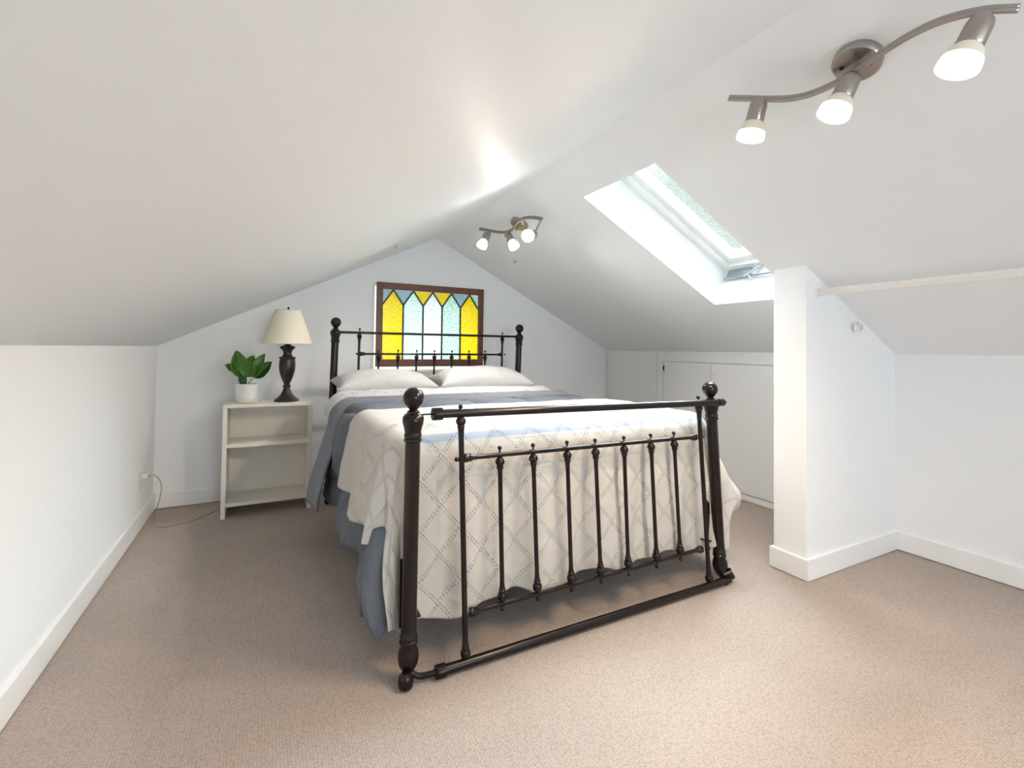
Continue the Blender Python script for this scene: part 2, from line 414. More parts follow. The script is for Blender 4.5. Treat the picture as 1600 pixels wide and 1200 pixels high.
lab = ['yellow pointed pane', 'pale aqua pointed pane', 'clear pointed pane', 'pale green pointed pane', 'yellow pointed pane']
for i in range(5):
    xa = gx0+i*pw; xb = xa+pw; xm = (xa+xb)/2
    bm = B(); prism(bm, [(xa, gz0), (xb, gz0), (xb, zs), (xm, zt_), (xa, zs)], YG, YG+.004)
    obj('pane', bm, M[cols[i]], sash)['label'] = lab[i]
    # nothing else: lead goes on top
tri = ['g_blue', 'g_blue', 'g_yellow', 'g_yellow', 'g_blue', 'g_green']
tl = ['blue green corner pane', 'grey blue triangular pane', 'yellow triangular pane', 'yellow triangular pane', 'grey blue triangular pane', 'green corner pane']
for i in range(6):
    x = gx0+i*pw
    poly = [(x, zs), (min(gx1, x+pw/2), zt_+.008), (max(gx0, x-pw/2), zt_+.008)]
    bm = B(); prism(bm, poly, YG, YG+.004); obj('pane', bm, M[tri[i]], sash)['label'] = tl[i]
def came(p, q, wd=.013):
    bm = B(); p = Vector((p[0], 0, p[1])); q = Vector((q[0], 0, q[1])); d = (q-p).normalized(); s = Vector((-d.z, 0, d.x))*wd/2
    poly = [(v.x, v.z) for v in (p-s, q-s, q+s, p+s)]
    prism(bm, poly, YG-.004, YG+.008); return obj('lead_came', bm, M['lead'], sash)
for i in range(1, 5): came((gx0+i*pw, gz0), (gx0+i*pw, zs))
for i in range(5):
    xa = gx0+i*pw; xm = xa+pw/2
    came((xa, zs), (xm, gz1)); came((xa+pw, zs), (xm, gz1))

# invented, unseen window behind the camera, added to go with the fill light
bm = B(); rect_frame(bm, 1.1, 2.8, .75, 1.55, .05, YF-.10, YF-.02); box(bm, 1.93, 1.97, YF-.09, YF-.03, .8, 1.5)
w3 = struct(obj('added_rear_window', bm, M['plastic']))
bm = B(); box(bm, 1.15, 2.75, YF-.065, YF-.06, .8, 1.5); obj('pane', bm, M['g_rear'], w3)

# ------------------------------------------------------------------ eaves cupboards in the right knee wall
bm = B(); box(bm, XK-.014, XK, -.735, -.017, .11, H2-.008, .0015)
struct(obj('trim_1', bm, M['door']), 'flush white panel beside the back wall')
bm = B(); box(bm, XK-.014, XK, -.811, -.741, .11, H2-.008, .0015); box(bm, XK-.014, XK, -2.40, -.811, 1.028, H2-.008, .0015)
struct(obj('trim_4', bm, M['door']), 'white stile and header around the eaves cupboard doors')
bm = B(); box(bm, XK-.014, XK, -1.340, -.819, .11, 1.022, .002)
d1 = struct(obj('door_1', bm, M['door']), 'narrow flush white eaves cupboard door with slot pull')
bm = B(); tube(bm, [(XK-.016, -.824, .99), (XK-.020, -.824, .965), (XK-.016, -.824, .94)], [.004, .008, .004], 8); obj('slot_pull', bm, M['iron'], d1, True)
bm = B(); box(bm, XK-.03, XK-.001, -2.10, -1.357, .055, 1.015, .003)
d2 = struct(obj('door_2', bm, M['door']), 'large white eaves cupboard door beside the partition')
for z in (.93, .16):
    bm = B(); tube(bm, [(XK-.034, -1.346, z-.035), (XK-.034, -1.346, z+.035)], .006, 8); box(bm, XK-.033, XK-.031, -1.40, -1.35, z-.03, z+.03)
    obj('hinge', bm, M['plastic'], d2, True, 40)
bm = B(); box(bm, XK-.022, XK, -2.40, -1.34, .004, .048, .002); struct(obj('trim_2', bm, M['trim']))

# ------------------------------------------------------------------ bed frame
IR = M['iron']
bed = thing('iron_bed_frame', 'black iron bed frame with ball finials standing on the beige carpet', 'bed', (1.86, -1.41, 0))
def P(name, bm, parent=bed, m=IR, smooth=True, angle=35):
    """world-space mesh parented to the bed"""
    off = Vector((1.86, -1.41, 0)); bmesh.ops.translate(bm, verts=bm.verts, vec=-off)
    return obj(name, bm, m, parent, smooth, angle)
FY, HY = -2.42, -.40
def post(bottom, top, hh):
    """turned tubular post; hh = height of ball centre along the axis"""
    b, t = Vector(bottom), Vector(top); ax = (t-b).normalized(); L = (t-b).length   # L to ball centre
    k = L
    prof = [(.010, .030), (.016, .036), (.022, .045), (.032, .062), (.0355, .085), (.033, .105), (.026, .122), (.027, .128), (.031, .132), (.031, .139),
            (.027, .143), (.0295, .148), (.0295, .154), (.026, .160), (.0255, .20), (.0255, k-.150), (.031, k-.146), (.031, k-.140), (.027, k-.136), (.030, k-.130),
            (.030, k-.124), (.027, k-.118), (.031, k-.100), (.0355, k-.085), (.0365, k-.073), (.034, k-.062), (.027, k-.054), (.021, k-.052), (.021, k-.046), (.015, k-.042), (.012, k-.036)]
    bm = B(); lathe(bm, prof, b, ax, 28); p = P('bed_post', bm)
    bm = B(); lathe(bm, [(.012, k-.040), (.020, k-.034)] + sphere_prof(.036, k, 14)[3:], b, ax, 28); P('ball_finial', bm, p)
    return p, b, ax
pf1, b, ax = post((1.113, FY, .0), (1.118, FY, .951), 0)
bm = B(); lathe(bm, [(0, 0), (.014, .0), (.023, .006), (.026, .022), (.023, .040), (.013, .052), (0, .053)], (1.098, FY-.03, .002), (.0, 0, 1), 20); P('caster', bm, pf1)
pf2, b, ax = post((2.653, FY, .0), (2.572, FY, .938), 0)
bm = B(); tube(bm, [(2.655, FY-.015, .0), (2.655, FY-.015, .05)], [.020, .022], 16); tube(bm, [(2.64, FY-.02, .045), (2.672, FY-.03, .055), (2.69, FY-.035, .03)], [.012, .022, .014], 12); P('caster', bm, pf2)
for xb, xt in ((1.078, 1.108), (2.575, 2.613)):
    p_, b, ax = post((xb, HY, 0), (xt, HY, 1.300), 0)
    bm = B(); lathe(bm, [(0, 0), (.014, 0), (.024, .008), (.024, .03), (.012, .04)], (xb, HY, .002), (0, 0, 1), 16); P('caster', bm, p_)

def rail(name, a, b, r, cap=None):
    a, b = Vector(a), Vector(b); L = (b-a).length; ax = b-a
    bm = B(); pr = [(r, 0), (r, L)]
    if cap == 'flare': pr = [(.006, 0), (.016, .004), (.017, .014), (.013, .022), (.015, .026), (.011, .036), (r, .048), (r, L-.048), (.011, L-.036), (.015, L-.026), (.013, L-.022), (.017, L-.014), (.016, L-.004), (.006, L)]
    if cap == 'sleeve': pr = [(.021, 0), (.022, .002), (.022, .034), (.0165, .037), (r, .038), (r, L)]
    lathe(bm, pr, a, ax, 18); return P(name, bm)
def spindle(a, b, r=.0085, top_fin=True, bot_fin=True, fin_r=.0085):
    """a = rail point at bottom, b = rail point at top; turned collars just inside the rails, little balls beyond"""
    a, b = Vector(a), Vector(b); ax = (b-a).normalized(); L = (b-a).length
    pr = [(.006, .004), (.016, .012), (.0185, .022), (.017, .032), (.012, .039), (.014, .044), (.012, .049), (r+.001, .060), (r, .08),
          (r, L-.08), (r+.001, L-.060), (.012, L-.049), (.014, L-.044), (.012, L-.039), (.017, L-.032), (.0185, L-.024), (.014, L-.014), (.007, L-.008)]
    bm = B(); lathe(bm, pr, a, ax, 14)
    if top_fin: lathe(bm, [(.0035, L), (.0035, L+.018)] + [(rr, h) for rr, h in sphere_prof(fin_r, L+.026, 8)[1:]], a, ax, 12)
    if bot_fin: lathe(bm, [(rr, h) for rr, h in sphere_prof(fin_r, -.024, 8)[:-1]] + [(.0035, -.016), (.0035, 0)], a, ax, 12)
    return P('spindle', bm)
# footboard
P('tie_rod', (lambda bm: (tube(bm, [(1.118, FY-.006, .893), (1.20, FY-.006, .893)], .003, 8), bm)[1])(B()))
rail('top_rail', (1.183, FY-.006, .8925), (2.608, FY-.034, .877), .0155, 'sleeve')
bm = B(); tube(bm, [(2.585, FY-.034, .877), (2.62, FY-.034, .8765)], .018, 14); tube(bm, [(2.60, FY-.034, .877), (2.645, FY-.034, .876)], .004, 8); P('rail_cap', bm)
rail('middle_rail', (1.300, FY, .729), (2.478, FY, .716), .009, 'flare')
rail('lower_rail', (1.332, FY, .176), (2.520, FY, .184), .009, 'flare')
rail('bottom_rail', (1.200, FY-.03, .022), (2.672, FY-.03, .022), .0165, 'sleeve')
bm = B(); tube(bm, bez([(1.113, FY, .062), (1.122, FY-.008, .035), (1.150, FY-.02, .020), (1.205, FY-.03, .022)], 6), .010, 10); P('corner_bracket', bm)
for (xb, zb, xt, zt) in ((1.465,.182,1.447,.727),(1.616,.182,1.590,.725),(1.774,.182,1.747,.723),(1.921,.183,1.887,.721),(2.069,.183,2.040,.720),(2.232,.183,2.194,.719),(2.378,.184,2.335,.718)):
    spindle((xb, FY, zb), (xt, FY, zt))
for (xb, xt, zt) in ((1.313, 1.285, .888), (2.547, 2.479, .878)):
    spindle((xb, FY-.02, .026), (xt, FY-.012, zt), .010, True, True)
for (x, z, s) in ((1.281, .729, -1), (2.497, .716, 1), (1.318, .176, -1), (2.545, .184, 1)):
    bm = B(); lathe(bm, sphere_prof(.009, .008, 8), (x, FY-.01, z), (s, 0, 0), 12); P('rail_bolt', bm)
# headboard
rail('top_rail', (1.105, HY, 1.229), (2.612, HY, 1.229), .0095)
rail('middle_rail', (1.274, HY, 1.073), (2.449, HY, 1.073), .008, 'flare')
for x in (1.416, 1.561, 1.706, 1.850, 1.995, 2.145, 2.289):
    spindle((x-.012, HY, .45), (x, HY, 1.073), .0075, True, False, .008)
for x in (1.274, 2.449): spindle((x-.014, HY, .26), (x+.0, HY, 1.229), .009, True, False)
for (x, s) in ((1.262, -1), (2.462, 1)):
    bm = B(); lathe(bm, sphere_prof(.008, .006, 8), (x, HY-.005, 1.073), (s, 0, 0), 10); P('rail_bolt', bm)
rail('lower_rail', (1.10, HY, .45), (2.59, HY, .45), .009)
rail('bottom_rail', (1.09, HY, .26), (2.58, HY, .26), .009)
# side rails of angle iron, cross slats
for xa, xb, s in ((1.135, 1.100, 1), (2.615, 2.60, -1)):
    bm = B(); x = 1.118 if s > 0 else 2.612
    box(bm, x-.003, x+.003, FY+.01, HY-.01, .200, .245); box(bm, min(x, x+s*.04), max(x, x+s*.04), FY+.01, HY-.01, .200, .205)
    P('side_rail', bm, smooth=False)
    bm = B(); box(bm, x-.030, x-.004 if s > 0 else x+.004, FY+.024, FY+.034, .17, .40); P('rail_bracket', bm, smooth=False)
for k in range(6):
    y = -.6 - k*.30
    bm = B(); box(bm, 1.125, 2.605, y-.03, y+.03, .205, .222); P('slat', bm, smooth=False)

# ------------------------------------------------------------------ mattress, box spring
def soft_box(name, x0, x1, y0, y1, z0, z1, m, r, label, cat):
    bm = B(); box(bm, x0, x1, y0, y1, z0, z1)
    bmesh.ops.bevel(bm, geom=bm.edges[:], offset=r, segments=4, affect='EDGES')
    return tag(obj(name, bm, m, None, True, 60), label, cat)
soft_box('box_spring', 1.15, 2.58, -2.33, -.46, .225, .44, M['boxspring'], .03, 'dark box spring resting on the slats under the mattress', 'box spring')
soft_box('mattress', 1.15, 2.58, -2.31, -.46, .442, .755, M['mattress'], .05, 'white mattress under the grey-blue duvet', 'mattress')

# ------------------------------------------------------------------ draped cloths
def fbm(x, y):
    from mathutils import noise
    return noise.noise(Vector((x, y, 0)))
class Drape:
    def __init__(s, xl, xr, yf, zt, r, flare=(.05, .05, .04), pw=2.6):
        s.xl, s.xr, s.yf, s.zt, s.r, s.flare, s.pw = xl, xr, yf, zt, r, flare, pw
    def at(s, u, v, off=0.0, ruf=None):
        """u across (x on the bed top), v along (y on the bed top); lengths beyond the edges hang down"""
        r = s.r
        ex = (u-s.xl) if u < s.xl else (u-s.xr if u > s.xr else 0); ey = (v-s.yf) if v < s.yf else 0
        L = (abs(ex)**s.pw + abs(ey)**s.pw)**(1/s.pw)
        cx = min(max(u, s.xl), s.xr); cy = max(v, s.yf)
        base = Vector((cx, cy, s.zt + off))
        if L < 1e-7: return base, Vector((0, 0, 1)), 0
        h = math.hypot(ex, ey); d = Vector((ex/h, ey/h, 0))
        rr = r+off; arc = rr*PI/2
        fl = s.flare[0]*max(0, -d.x)**2 + s.flare[1]*max(0, d.x)**2 + s.flare[2]*d.y**2
        if L < arc:
            a = L/rr; o = rr*math.sin(a); f = rr*(1-math.cos(a)); n = d*math.sin(a)+Vector((0, 0, math.cos(a)))
            fall = 0
        else:
            q = L-arc; fall = q
            o = rr + fl*(1-math.exp(-q*5)); f = rr + q; n = d
        ang = math.atan2(-d.y, -d.x)
        if ruf: o += ruf(u, v, ex, ey, fall, ang)
        p = Vector((cx, cy, 0)) + d*o + Vector((0, 0, s.zt+off-f))
        return p, n, fall
def sheet(name, D, us, vs, m, parent=None, off=0.0, ruf=None, edge=None, disp=None, thick=.004, sub=0, uvo=(0, 0), uneven=None):
    """grid of cloth: us, vs are lists; edge(i_frac,j_frac,u,v) may shift (u,v) to shape the outline"""
    bm = B(); uvl = bm.loops.layers.uv.new('UVMap'); G = []; UV = {}
    nu, nv = len(us), len(vs)
    for j, v in enumerate(vs):
        row = []
        for i, u in enumerate(us):
            uu, vv = (u, v) if edge is None else edge(i/(nu-1), j/(nv-1), u, v)
            p, n, fall = D.at(uu, vv, off, ruf)
            if disp: p = p + n*disp(uu, vv, i/(nu-1), j/(nv-1), fall)
            x = bm.verts.new(p); UV[x] = (uu-uvo[0], uvo[1]-vv); row.append(x)
        G.append(row)
    for j in range(nv-1):
        for i in range(nu-1):
            f = bm.faces.new((G[j][i], G[j+1][i], G[j+1][i+1], G[j][i+1]))
            for l in f.loops: l[uvl].uv = UV[l.vert]
    bm.normal_update()
    o = obj(name, bm, m, parent, True)
    so = o.modifiers.new('thickness', 'SOLIDIFY'); so.thickness = thick; so.offset = -1
    if sub:
        ss = o.modifiers.new('smooth', 'SUBSURF'); ss.levels = sub; ss.render_levels = sub
    return o
def lin(a, b, n): return [a+(b-a)*i/(n-1) for i in range(n)]
def sstep(a, b, x):
    t = min(1, max(0, (x-a)/(b-a))); return t*t*(3-2*t)

# duvet: quilted, hangs far down the left side, less on the right
DV = Drape(1.135, 2.585, -2.27, .770, .080, (.05, .07, .0), 3.2)
def under(v, fall): return 1 - sstep(-1.48, -1.62, v)*(1-sstep(.28, .40, fall))
def duvet_edge(a, b, u, v):
    if u < 1.2:                                         # left hem runs lower towards the foot
        t = (1.2-u)/(1.2-.52); hem = .52 + .10*sstep(-.8, -1.5, v) - .085*sstep(-1.7, -2.36, v) - .03*math.sin(v*9)
        hem = .60 - .01*sstep(-.8, -1.5, v) - .085*sstep(-1.9, -2.36, v) + .015*math.sin(v*9+1)
        return 1.2-(1.2-hem)*t, v
    return u, v
def duvet_ruf(u, v, ex, ey, fall, ang):
    k = min(1, fall*3)*under(v, fall)
    return k*(.022*math.sin(v*11+1.0+2.5*fall) + .012*math.sin(v*23+.4)) - .02*k*sstep(-.9, -.6, v) - (1-under(v, fall))*.03*sstep(0, .1, fall)*(1 if u < 1.5 else 1)
def quilt(u, v, a, b, fall):
    # big stitched squares about 34 cm, puffed between wavering seams
    su = (u+.04*math.sin(v*5))/.36; sv = (v+.035*math.sin(u*7+1))/.36
    fu = abs((su % 1)-.5)*2; fv = abs((sv % 1)-.5)*2
    puff = (1-fu**5)*(1-fv**5)
    wr = .006*fbm(u*9, v*14) + .003*fbm(u*25, v*30)
    e = min(1, min(a, 1-a)*30, (1-b)*30, b*30)
    return (puff*.036 + wr)*(.25+.75*under(v, fall)) - .014*(1-e)
duv = sheet('duvet', DV, lin(.52, 3.02, 170), lin(-.90, -2.30, 120), M['duvet'], None, .0, duvet_ruf, duvet_edge, quilt, .014)
tag(duv, 'grey-blue quilted duvet hanging low over the left side of the bed', 'duvet')
# fold-back of the duvet's head end: a fat roll of lining
def fold_disp(u, v, a, b, fall):
    return .026*math.sin(PI*min(1, max(0, b)))**.5 + .004*fbm(u*8, v*20) + .003*fbm(u*20, v*9)
def fold_edge(a, b, u, v):
    k = sstep(.0, 1, (1.10-u)/.5) if u < 1.10 else 0
    return u, v - .18*k*(1) - .06*k*b
def fold_ruf(u, v, ex, ey, fall, ang):
    return (.075*sstep(0, .40, fall) + .012*math.sin(v*22+fall*6)) if u < 1.5 else 0
fold = sheet('fold_back', DV, lin(.565, 2.98, 150), lin(-.90, -1.17, 26), M['duvet_lining'], duv, .022, fold_ruf, fold_edge, fold_disp, .010)
fold['label'] = 'turned-back paler end of the duvet'
# corner of the duvet hanging by the left foot post: two puffed layers meeting in a seam
bm = B()
cols_ = 14; rows_ = 22; G = []
for j in range(rows_):
    t = j/(rows_-1); z = .50 - .385*t
    wdt = .030 + .030*math.sin(PI*min(1, .15+t*.85))**.8 if t < .96 else .012
    wdt *= (1-t**8*.8)
    c = Vector((1.055 - .03*math.sin(t*2.2), -2.325 - .02*t, z)); row = []
    for i in range(cols_):
        a = 2*PI*i/cols_; rx = wdt*math.cos(a); ry = .045*math.sin(a)*(1-t**6*.7)
        crease = 1-.45*math.exp(-((a-1.5*PI)/.35)**2)
        row.append(bm.verts.new(c + Vector((rx, ry*crease, .004*fbm(a*3, t*9)))))
    G.append(row)
for j in range(rows_-1):
    for i in range(cols_): bm.faces.new((G[j][i], G[j][(i+1) % cols_], G[j+1][(i+1) % cols_], G[j+1][i]))
bm.faces.new(list(reversed(G[0]))); bm.faces.new(G[-1])
bmesh.ops.recalc_face_normals(bm, faces=bm.faces)
cn = obj('hanging_corner', bm, M['duvet'], duv, True); cn.modifiers.new('s', 'SUBSURF').levels = 1; cn['label'] = 'bunched corner of the duvet'

# top sheet with sprigs, showing as a band in front of the pillows
TS = Drape(1.135, 2.585, -2.3, .785, .085, (.04, .02, 0))
ts = sheet('top_sheet', TS, lin(.94, 2.70, 120), lin(-.78, -.96, 20), M['sprig'], None, .012,
           lambda u, v, ex, ey, fall, ang: .02*sstep(0, .2, fall), lambda a, b, u, v: (u, v-.08*sstep(1.2, .95, u)),
           lambda u, v, a, b, f: .006*fbm(u*9, v*16)+.040*(1-b)**1.2*(1 if f == 0 else .3)+.006, .004)
tag(ts, 'white top sheet with small grey sprigs folded in front of the pillows', 'sheet')

# coverlet: cream, over the foot third of the bed
CV = Drape(1.125, 2.585, -2.275, .806, .085, (.03, .17, .0), 6)
def cov_edge(a, b, u, v):
    # a 0..1 left to right, b 0..1 head edge to foot hem
    if u < 1.2:
        t = (1.2-u)/(1.2-.70)
        hem = .725 - .02*sstep(-1.6, -2.2, v)
        u = 1.2-(1.2-hem)*t
    if v < -2.2:
        t = (-2.2-v)/(3.0-2.2)
        hem = 2.965 + .020*math.sin(u*15+1.2) + .006*math.sin(u*31) + .01*sstep(1.7, 1.2, u)
        v = -(2.2 + (hem-2.2)*t)
    return u, v
def cov_ruf(u, v, ex, ey, fall, ang):
    k = min(1, fall*2.4)
    left = max(0, -ex)/(abs(ex)+abs(ey)+1e-6)
    s = v if ey == 0 else v + (ey)*.0
    out = 0
    if ex < 0:      # cascading folds along the left side and round the corner
        q = (-v if ey == 0 else 2.275 + ang*.55)
        ph = (q-1.62)*2*PI/.40
        out += k*left**.5*((.030+.012*sstep(1.8, 2.2, q))*math.cos(ph+1.0*fall) + .006*math.sin(ph*2.3) + .018)
    if ey < 0:
        w = 1-left if ex < 0 else 1
        out += k*w*(.016*math.sin(u*19+.6) + .009*math.sin(u*41+2+fall*3)) 
    if ex > 0:
        out += k*(.02*math.sin(v*14)+.05*math.sin(min(PI, fall*PI/.62)))
    return out
def cov_disp(u, v, a, b, fall):
    return .005*fbm(u*6, v*8)+.002*fbm(u*20, v*24) + .003 + .014*math.exp(-((v+2.20+.25*(u-1.2))/.03)**2)*sstep(1.55, 1.25, u)
cov = sheet('coverlet', CV, lin(.70, 3.10, 260), lin(-1.60, -3.0, 200), M['coverlet'], None, .004, cov_ruf, cov_edge, cov_disp, .0035, 0, (0, -1.60))
tag(cov, 'cream bobbled coverlet with a blue stripe draped over the foot of the bed', 'coverlet')

# pillows
def pillow(name, cx, cy, cz, lx, ly, h, rz, tilt, label):
    bm = B(); n = 28; top = {}; bot = {}
    for i in range(n+1):
        for j in range(n+1):
            u = -1+2*i/n; v = -1+2*j/n
            prof = ((1-abs(u)**2.6)*(1-abs(v)**2.4))**.55
            pin = 1 - .10*(1-abs(u)**2)*abs(v)**4*1 ; pin2 = 1-.10*(1-abs(v)**2)*abs(u)**4
            x = u*lx/2*pin2; y = v*ly/2*pin
            wr = .008*fbm(u*3+cx, v*4)+.004*fbm(u*9+cx, v*9)
            top[i, j] = bm.verts.new((x, y, prof*(h*.62+wr)+.004))
            if 0 < i < n and 0 < j < n: bot[i, j] = bm.verts.new((x, y, -prof*h*.38-.002))
            else: bot[i, j] = top[i, j]
    for i in range(n):
        for j in range(n):
            bm.faces.new((top[i, j], top[i+1, j], top[i+1, j+1], top[i, j+1]))
            q = (bot[i, j], bot[i, j+1], bot[i+1, j+1], bot[i+1, j]); bm.faces.new(q)
    o = obj(name, bm, M['pillow'], None, True); o.location = (cx, cy, cz); o.rotation_euler = (tilt, 0, rz)
    tag(o, label, 'pillow', 'white pillows on the bed'); return o
pillow('pillow', 1.415, -.615, .862, .70, .38, .16, .04, .10, 'flatter white pillow near the left headboard post')
pillow('pillow', 2.165, -.615, .862, .78, .38, .19, -.03, .10, 'plumper white pillow near the right headboard post')

# ------------------------------------------------------------------ bookcase
BX0, BX1, BY0, BY1, BH = .425, .962, -.435, -.155, .735
bk = thing('bookcase', 'low cream painted two-shelf bookcase left of the bed', 'bookcase', ((BX0+BX1)/2, (BY0+BY1)/2, 0)); rel2 = tuple(bk.location)
def BP(name, *a, bev=.002):
    bm = B(); box(bm, *a, bev, rel2); return obj(name, bm, M['shelf'], bk)
BP('side_panel', BX0, BX0+.026, BY0, BY1, .001, BH-.02); BP('side_panel', BX1-.026, BX1, BY0, BY1, .001, BH-.02)
BP('top_panel', BX0, BX1, BY0-.002, BY1, BH-.02, BH)
BP('shelf', BX0+.026, BX1-.026, BY0+.004, BY1-.006, .455, .480); BP('shelf', BX0+.026, BX1-.026, BY0+.004, BY1-.006, .075, .100)
BP('back_panel', BX0+.026, BX1-.026, BY1-.006, BY1, .075, BH-.02)

# ------------------------------------------------------------------ table lamp
LX, LY, LZ = .80, -.30, BH
lamp = thing('table_lamp', 'table lamp with cream cone shade and dark bronze base on the bookcase', 'lamp', (LX, LY, LZ))
bm = B(); lathe(bm, [(.0, .0), (.080, .0), (.082, .006), (.077, .014), (.060, .028), (.043, .043), (.032, .062), (.024, .082), (.020, .095), (.027, .103), (.027, .110), (.019, .118), (.022, .128),
                    (.036, .160), (.050, .205), (.054, .245), (.053, .275), (.050, .296), (.054, .302), (.054, .310), (.034, .318), (.026, .335), (.030, .355), (.050, .378), (.051, .384), (.022, .396), (.016, .405), (.0145, .46), (.012, .465), (.0, .466)], (0, 0, 0), (0, 0, 1), 32)
obj('lamp_base', bm, M['lampbase'], lamp, True, 40)
bm = B(); lathe(bm, [(.164, .405), (.082, .640), (.080, .640), (.162, .405)], (0, 0, 0), (0, 0, 1), 48)
# open at both ends: remove the caps made by lathe
for f in [f for f in bm.faces if len(f.verts) > 4]: bm.faces.remove(f)
sh = obj('lamp_shade', bm, M['shade'], lamp, True, 40)
bm = B(); tube(bm, [(0.164*math.cos(a), 0.164*math.sin(a), .406) for a in [2*PI*i/40 for i in range(41)]], .003, 6); obj('shade_trim', bm, M['shade'], sh, True)
bm = B(); tube(bm, [(.082*math.cos(a), .082*math.sin(a), .640) for a in [2*PI*i/40 for i in range(41)]], .003, 6)
obj('shade_trim', bm, M['shade'], sh, True)
bm = B(); tube(bm, bez([(0, 0, .455), (.045, 0, .50), (.05, 0, .58), (0, 0, .648)], 8), .002, 6); tube(bm, bez([(0, 0, .455), (-.045, 0, .50), (-.05, 0, .58), (0, 0, .648)], 8), .002, 6)
lathe(bm, sphere_prof(.03, .53, 8), (0, 0, 0), (0, 0, 1), 12); obj('harp', bm, M['steel'], lamp, True)
bm = B(); lathe(bm, [(.005, .640), (.005, .650), (.009, .654), (.006, .662), (0, .670)], (0, 0, 0), (0, 0, 1), 10); obj('finial', bm, M['lampbase'], lamp, True)

# ------------------------------------------------------------------ plant in pot
PXX, PYY = .553, -.31
plant = thing('potted_plant', 'broad-leaved green plant in a round white pot on the bookcase', 'plant', (PXX, PYY, BH)); plant.scale = (.79, .79, .86)
bm = B(); lathe(bm, [(.070, .0), (.080, .004), (.086, .022), (.0865, .148), (.083, .151), (.080, .148), (.079, .120), (0, .118)], (0, 0, 0), (0, 0, 1), 40); pot = obj('pot', bm, M['pot'], plant, True, 45)
bm = B(); lathe(bm, [(.0705, -.0005), (.0805, .0035), (.0868, .022), (.0869, .036), (.0862, .037)], (0, 0, 0), (0, 0, 1), 40)
for f in [f for f in bm.faces if len(f.verts) > 4]: bm.faces.remove(f)
obj('unglazed_band', bm, M['pot_raw'], pot, True, 45)
bm = B(); lathe(bm, [(.078, .119), (.078, .128), (.04, .133), (0, .134)], (0, 0, 0), (0, 0, 1), 24); obj('soil', bm, M['soil'], pot, True)
def leaf(base, tip, width, normal, curl, m, label=None):
    base, tip, nrm = Vector(base), Vector(tip), Vector(normal); d = tip-base; L = d.length; d.normalize(); s = d.cross(nrm).normalized(); nn = s.cross(d)
    nu, nv = 14, 8; bm = B(); G = []
    for i in range(nu+1):
        t = i/nu; wd = width/2*(math.sin(PI*t**.80))**.75*(1-.15*t) if 0 < t < 1 else .001
        row = []
        for j in range(nv+1):
            q = -1+2*j/nv
            p = base + d*L*t + s*wd*q + nn*(curl*math.sin(PI*t)*L*.5 + abs(q)**1.5*wd*.42 - .006*(1-abs(q)) + .004*math.sin(t*16)*abs(q))
            row.append(bm.verts.new(p))
        G.append(row)
    for i in range(nu):
        for j in range(nv): bm.faces.new((G[i][j], G[i+1][j], G[i+1][j+1], G[i][j+1]))
    o = obj('leaf', bm, m, plant, True); so = o.modifiers.new('t', 'SOLIDIFY'); so.thickness = .0012
    if label: o['label'] = label
    bm = B(); tube(bm, bez([(base.x*.12, base.y*.12, .125), tuple(Vector((base.x*.45, base.y*.45, .5*(.125+base.z)))), base, tuple(base+d*L*.85+nn*(curl*math.sin(PI*.85)*L*.5+.0))], 6), [.0028]*12+[.0022]*7, 6)
    obj('stem', bm, M['stem'], o, True)
leaf((-.035, -.01, .20), (-.085, -.02, .415), .155, (.2, -1, .25), -.12, M['leaf'])
leaf((-.05, -.01, .235), (-.165, -.03, .30), .10, (.15, -.8, .6), .05, M['leaf'])
leaf((-.01, -.03, .205), (.03, -.055, .340), .125, (0, -1, .3), -.1, M['leaf'])
leaf((.035, .0, .20), (.135, -.005, .39), .11, (-.3, -1, .3), .06, M['leaf'])
leaf((.055, -.01, .195), (.19, -.01, .325), .115, (-.2, -1, .35), -.08, M['leaf2'], 'darker green leaf leaning right')
leaf((-.005, .02, .23), (.045, .03, .375), .12, (0, -1, .2), .04, M['leaf'])
leaf((-.03, .0, .14), (-.035, -.02, .27), .07, (0, -1, .2), .04, M['leaf2'])

# ------------------------------------------------------------------ outlet and cord on the left wall
op = thing('wall_outlet', 'white wall outlet low on the left wall', 'outlet', (0, -.40, .297))
bm = B(); box(bm, .0, .006, -.036, .036, -.058, .058, .002); obj('cover_plate', bm, M['plastic'], op)
for z in (.022, -.022):
    bm = B(); box(bm, .006, .009, -.014, .014, z-.012, z+.012, .002); obj('socket', bm, M['shelf'], op)
cd = thing('lamp_cord', 'thin grey lamp cord trailing from the outlet to the bookcase', 'cord', (0.01, -.40, .32))
bm = B(); box(bm, 0, .028, -.012, .012, -.012, .012, .003); obj('plug', bm, M['plastic'], cd)
bm = B(); pts = bez([(.035, -.40, .32), (.075, -.40, .318), (.105, -.395, .26), (.10, -.39, .17), (.075, -.37, .08), (.072, -.38, .02), (.10, -.42, .004), (.17, -.43, .004), (.27, -.38, .004), (.36, -.27, .004), (.41, -.16, .004), (.42, -.10, .01)], 8)
tube(bm, [(p[0]-.01, p[1]+.40, p[2]-.32) for p in pts], .0026, 6); obj('wire', bm, M['cord'], cd, True)

